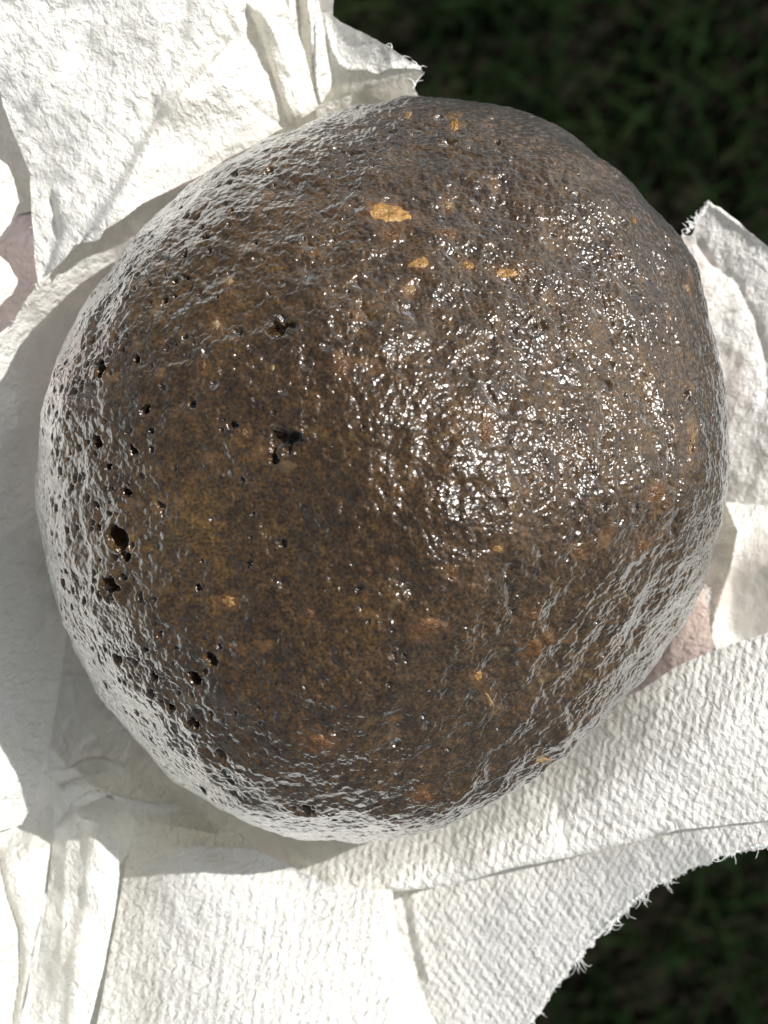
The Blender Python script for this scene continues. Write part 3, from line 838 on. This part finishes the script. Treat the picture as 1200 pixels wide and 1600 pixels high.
# big flap at the upper left
sheet('big_flap', [(-600, -200), (-300, -400), (430, -200), (438, -60), (446, 0), (462, 40), (476, 80), (486, 125), (497, 168), (470, 186), (432, 205), (402, 224), (360, 245), (320, 271), (280, 290), (222, 318), (190, 343), (164, 359), (156, 374), (116, 383), (98, 408), (60, 444), (54, 400), (50, 340), (46, 268), (24, 214), (5, 166), (0, 140), (-60, 40), (-300, 100), (-600, 300)],
      [(-600, 0, 1.6), (-300, -100, .85), (0, 0, .10), (0, 150, -.02), (46, 268, -.10), (58, 440, -.10), (120, 384, -.06), (215, 325, -.05), (312, 275, -.08), (400, 225, -.14), (497, 168, -.22), (470, 80, -.16), (440, 0, -.06), (430, -200, .05), (100, 100, .02), (120, 250, -.03), (250, 150, -.02), (250, 240, -.06), (350, 100, -.06), (380, 180, -.10), (200, -100, .12)],
      creases=[([(70, 130), (40, 165)], .02, 8), 
               ([(80, 310), (90, 370), (70, 430)], -.03, 9), ([(395, 30), (415, 80), (430, 130), (450, 190)], -.04, 9), ([(410, 20), (432, 60), (455, 120), (470, 180)], .03, 8), ([(350, 70), (370, 60), (352, 20)], -.025, 7), ([(380, 150), (405, 175), (440, 195)], -.02, 5), ([(300, 270), (340, 235), (400, 215)], .012, 12), ([(180, 345), (260, 305), (340, 262)], .02, 12)],
      steps=[([(140, 365), (190, 288), (225, 222), (262, 165), (330, 95)], .10, 4, 110), ([(452, 195), (432, 135), (415, 80), (395, 25)], .07, 4, 60),
             ([(20, 240), (52, 170), (85, 95)], .03, 5, 80), ([(250, 150), (282, 85), (300, 20), (305, -60)], .035, 5, 90), ([(72, 425), (92, 365), (84, 305)], .04, 4, 60)],
      crumple=.018, facet=1.5, cscale=3.2, ang=-.7, stretch=(.7, 1.3), rot=-.5, emb=13.5, seed=18)

# torn fibres along the ragged edges
def fibres():
    V, F = [], []
    def hair(p0, d0, L, curl, r):
        base = len(V)
        n = 7
        d = d0 / np.linalg.norm(d0)
        p = np.array(p0, float)
        for i in range(n):
            side = np.cross(d, [0, 0, 1.0]); side /= np.linalg.norm(side) + 1e-9
            up = np.cross(side, d)
            w = r * (1 - 0.6 * i / (n - 1))
            for k in range(3):
                a = 2 * np.pi * k / 3
                V.append(p + w * (math.cos(a) * side + math.sin(a) * up))
            p = p + d * L / n
            d = d + curl * side + rng.normal(0, 0.18, 3)
            d /= np.linalg.norm(d)
        for i in range(n - 1):
            for k in range(3):
                k2 = (k + 1) % 3
                F.append((base + i * 3 + k, base + i * 3 + k2, base + i * 3 + 3 + k2, base + i * 3 + 3 + k))
    def along(pts, z_of, n, out, Lr):
        pts = np.array(pts, float)
        seg = np.linalg.norm(np.diff(pts, axis=0), axis=1)
        cum = np.concatenate([[0], np.cumsum(seg)])
        cl_ = rng.uniform(0, cum[-1], max(3, n // 5))
        for k in range(n):
            s = rng.choice(cl_) + rng.normal(0, 6) if rng.random() < .7 else rng.uniform(0, cum[-1])
            x, y = np.interp(s, cum, pts[:, 0]), np.interp(s, cum, pts[:, 1])
            p = P(x, y, z_of(x, y))
            d = np.array([out[0] + rng.normal(0, .5), out[1] + rng.normal(0, .5), rng.normal(0, .3)])
            hair(p - 0.012 * d / np.linalg.norm(d), d, rng.uniform(*Lr), rng.normal(0, .25), rng.uniform(.0011, .0019))
    along(torn_pts[1:-1], lambda x, y: float(tps(G_H, np.array([[x, y]]))[0]), 85, (.55, -.8), (.02, .075))
    along([(1066, 366), (1086, 345), (1104, 315)], lambda x, y: -.27, 22, (-.8, .5), (.015, .045))
    along([(600, 69), (644, 98), (657, 104), (655, 124), (632, 152)], lambda x, y: -.13, 16, (.6, .5), (.015, .05))
    along([(60, 440), (20, 505)], lambda x, y: -.09, 10, (-.8, .2), (.015, .03))
    along([(52, 340), (58, 430)], lambda x, y: -.09, 6, (-.8, .2), (.015, .03))
    along(torn_pts[1:-1], lambda x, y: float(tps(G_H, np.array([[x, y]]))[0]), 420, (.55, -.8), (.012, .026))
    along([(1066, 366), (1086, 345), (1104, 315)], lambda x, y: -.27, 60, (-.8, .5), (.01, .02))
    V_ = W(np.array(V))
    o = mesh_obj('torn_fibres', V_, F, M_FIBRE, towel, V_.mean(0))
    o['kind'] = 'stuff'
M_FIBRE = mat_simple('paper_fibre', [(0.3, (0.82, 0.82, 0.80)), (0.7, (0.9, 0.9, 0.88))], 200, 0.8)
fibres()

# ---------------------------------------------------------------- hand under the towel
def hand():
    J, R, E = [], [], []
    def add(px, py, z, r, par=None):
        p = W(P(px, py, z))
        J.append(p); R.append(r * SC)
        if par is not None: E.append((par, len(J) - 1))
        return len(J) - 1
    wrist = add(-120, 520, -1.05, .50)
    arm = add(-420, 480, -1.15, .52, wrist)
    arm2 = add(-1100, 420, -1.4, .62, arm)
    arm3 = add(-2200, 350, -1.8, .80, arm2)
    heel = add(140, 600, -1.28, .50, wrist)
    palm = add(420, 740, -1.40, .42, heel)
    hyp = add(330, 960, -1.25, .34, heel)
    kn = [(700, 470), (760, 640), (740, 800), (680, 950)]
    tips = [[(930, 420, -1.30), (1060, 440, -1.05), (1120, 470, -.88)],
            [(1010, 620, -1.30), (1150, 620, -1.05), (1210, 630, -.82)],
            [(990, 810, -1.30), (1130, 830, -1.02), (1190, 850, -.74)],
            [(900, 1030, -1.20), (1015, 1040, -.90), (1080, 970, -.60), (1112, 860, -.62)]]
    for k, (kx, ky) in enumerate(kn):
        a = add(kx, ky, -1.40, .22, palm)
        rr = (.175, .18, .17, .155)[k]
        for q, (x, y, z) in enumerate(tips[k]):
            a = add(x, y, z, rr * (1 - .08 * q), a)
    t1 = add(150, 420, -1.10, .27, heel)
    t2 = add(300, 280, -.92, .21, t1)
    t3 = add(420, 200, -.80, .17, t2)
    base = W([-0.5, 0, -1.9])
    me = bpy.data.meshes.new('hand')
    me.from_pydata([tuple(np.array(p) - base) for p in J], E, [])
    o = bpy.data.objects.new('hand', me)
    o.location = base
    scene.collection.objects.link(o)
    md = o.modifiers.new('skin', 'SKIN')
    md.use_smooth_shade = True
    sv = me.skin_vertices[0].data
    for k, r in enumerate(R):
        sv[k].radius = (r, r)
        sv[k].use_root = (k == 0)
    s2 = o.modifiers.new('subdivision', 'SUBSURF')
    s2.levels = 2; s2.render_levels = 3
    me.materials.append(M_SKIN)
    tag(o, 'bare hand cupped under the paper towel, a finger showing beside the stone', 'hand')
    return o
hand()
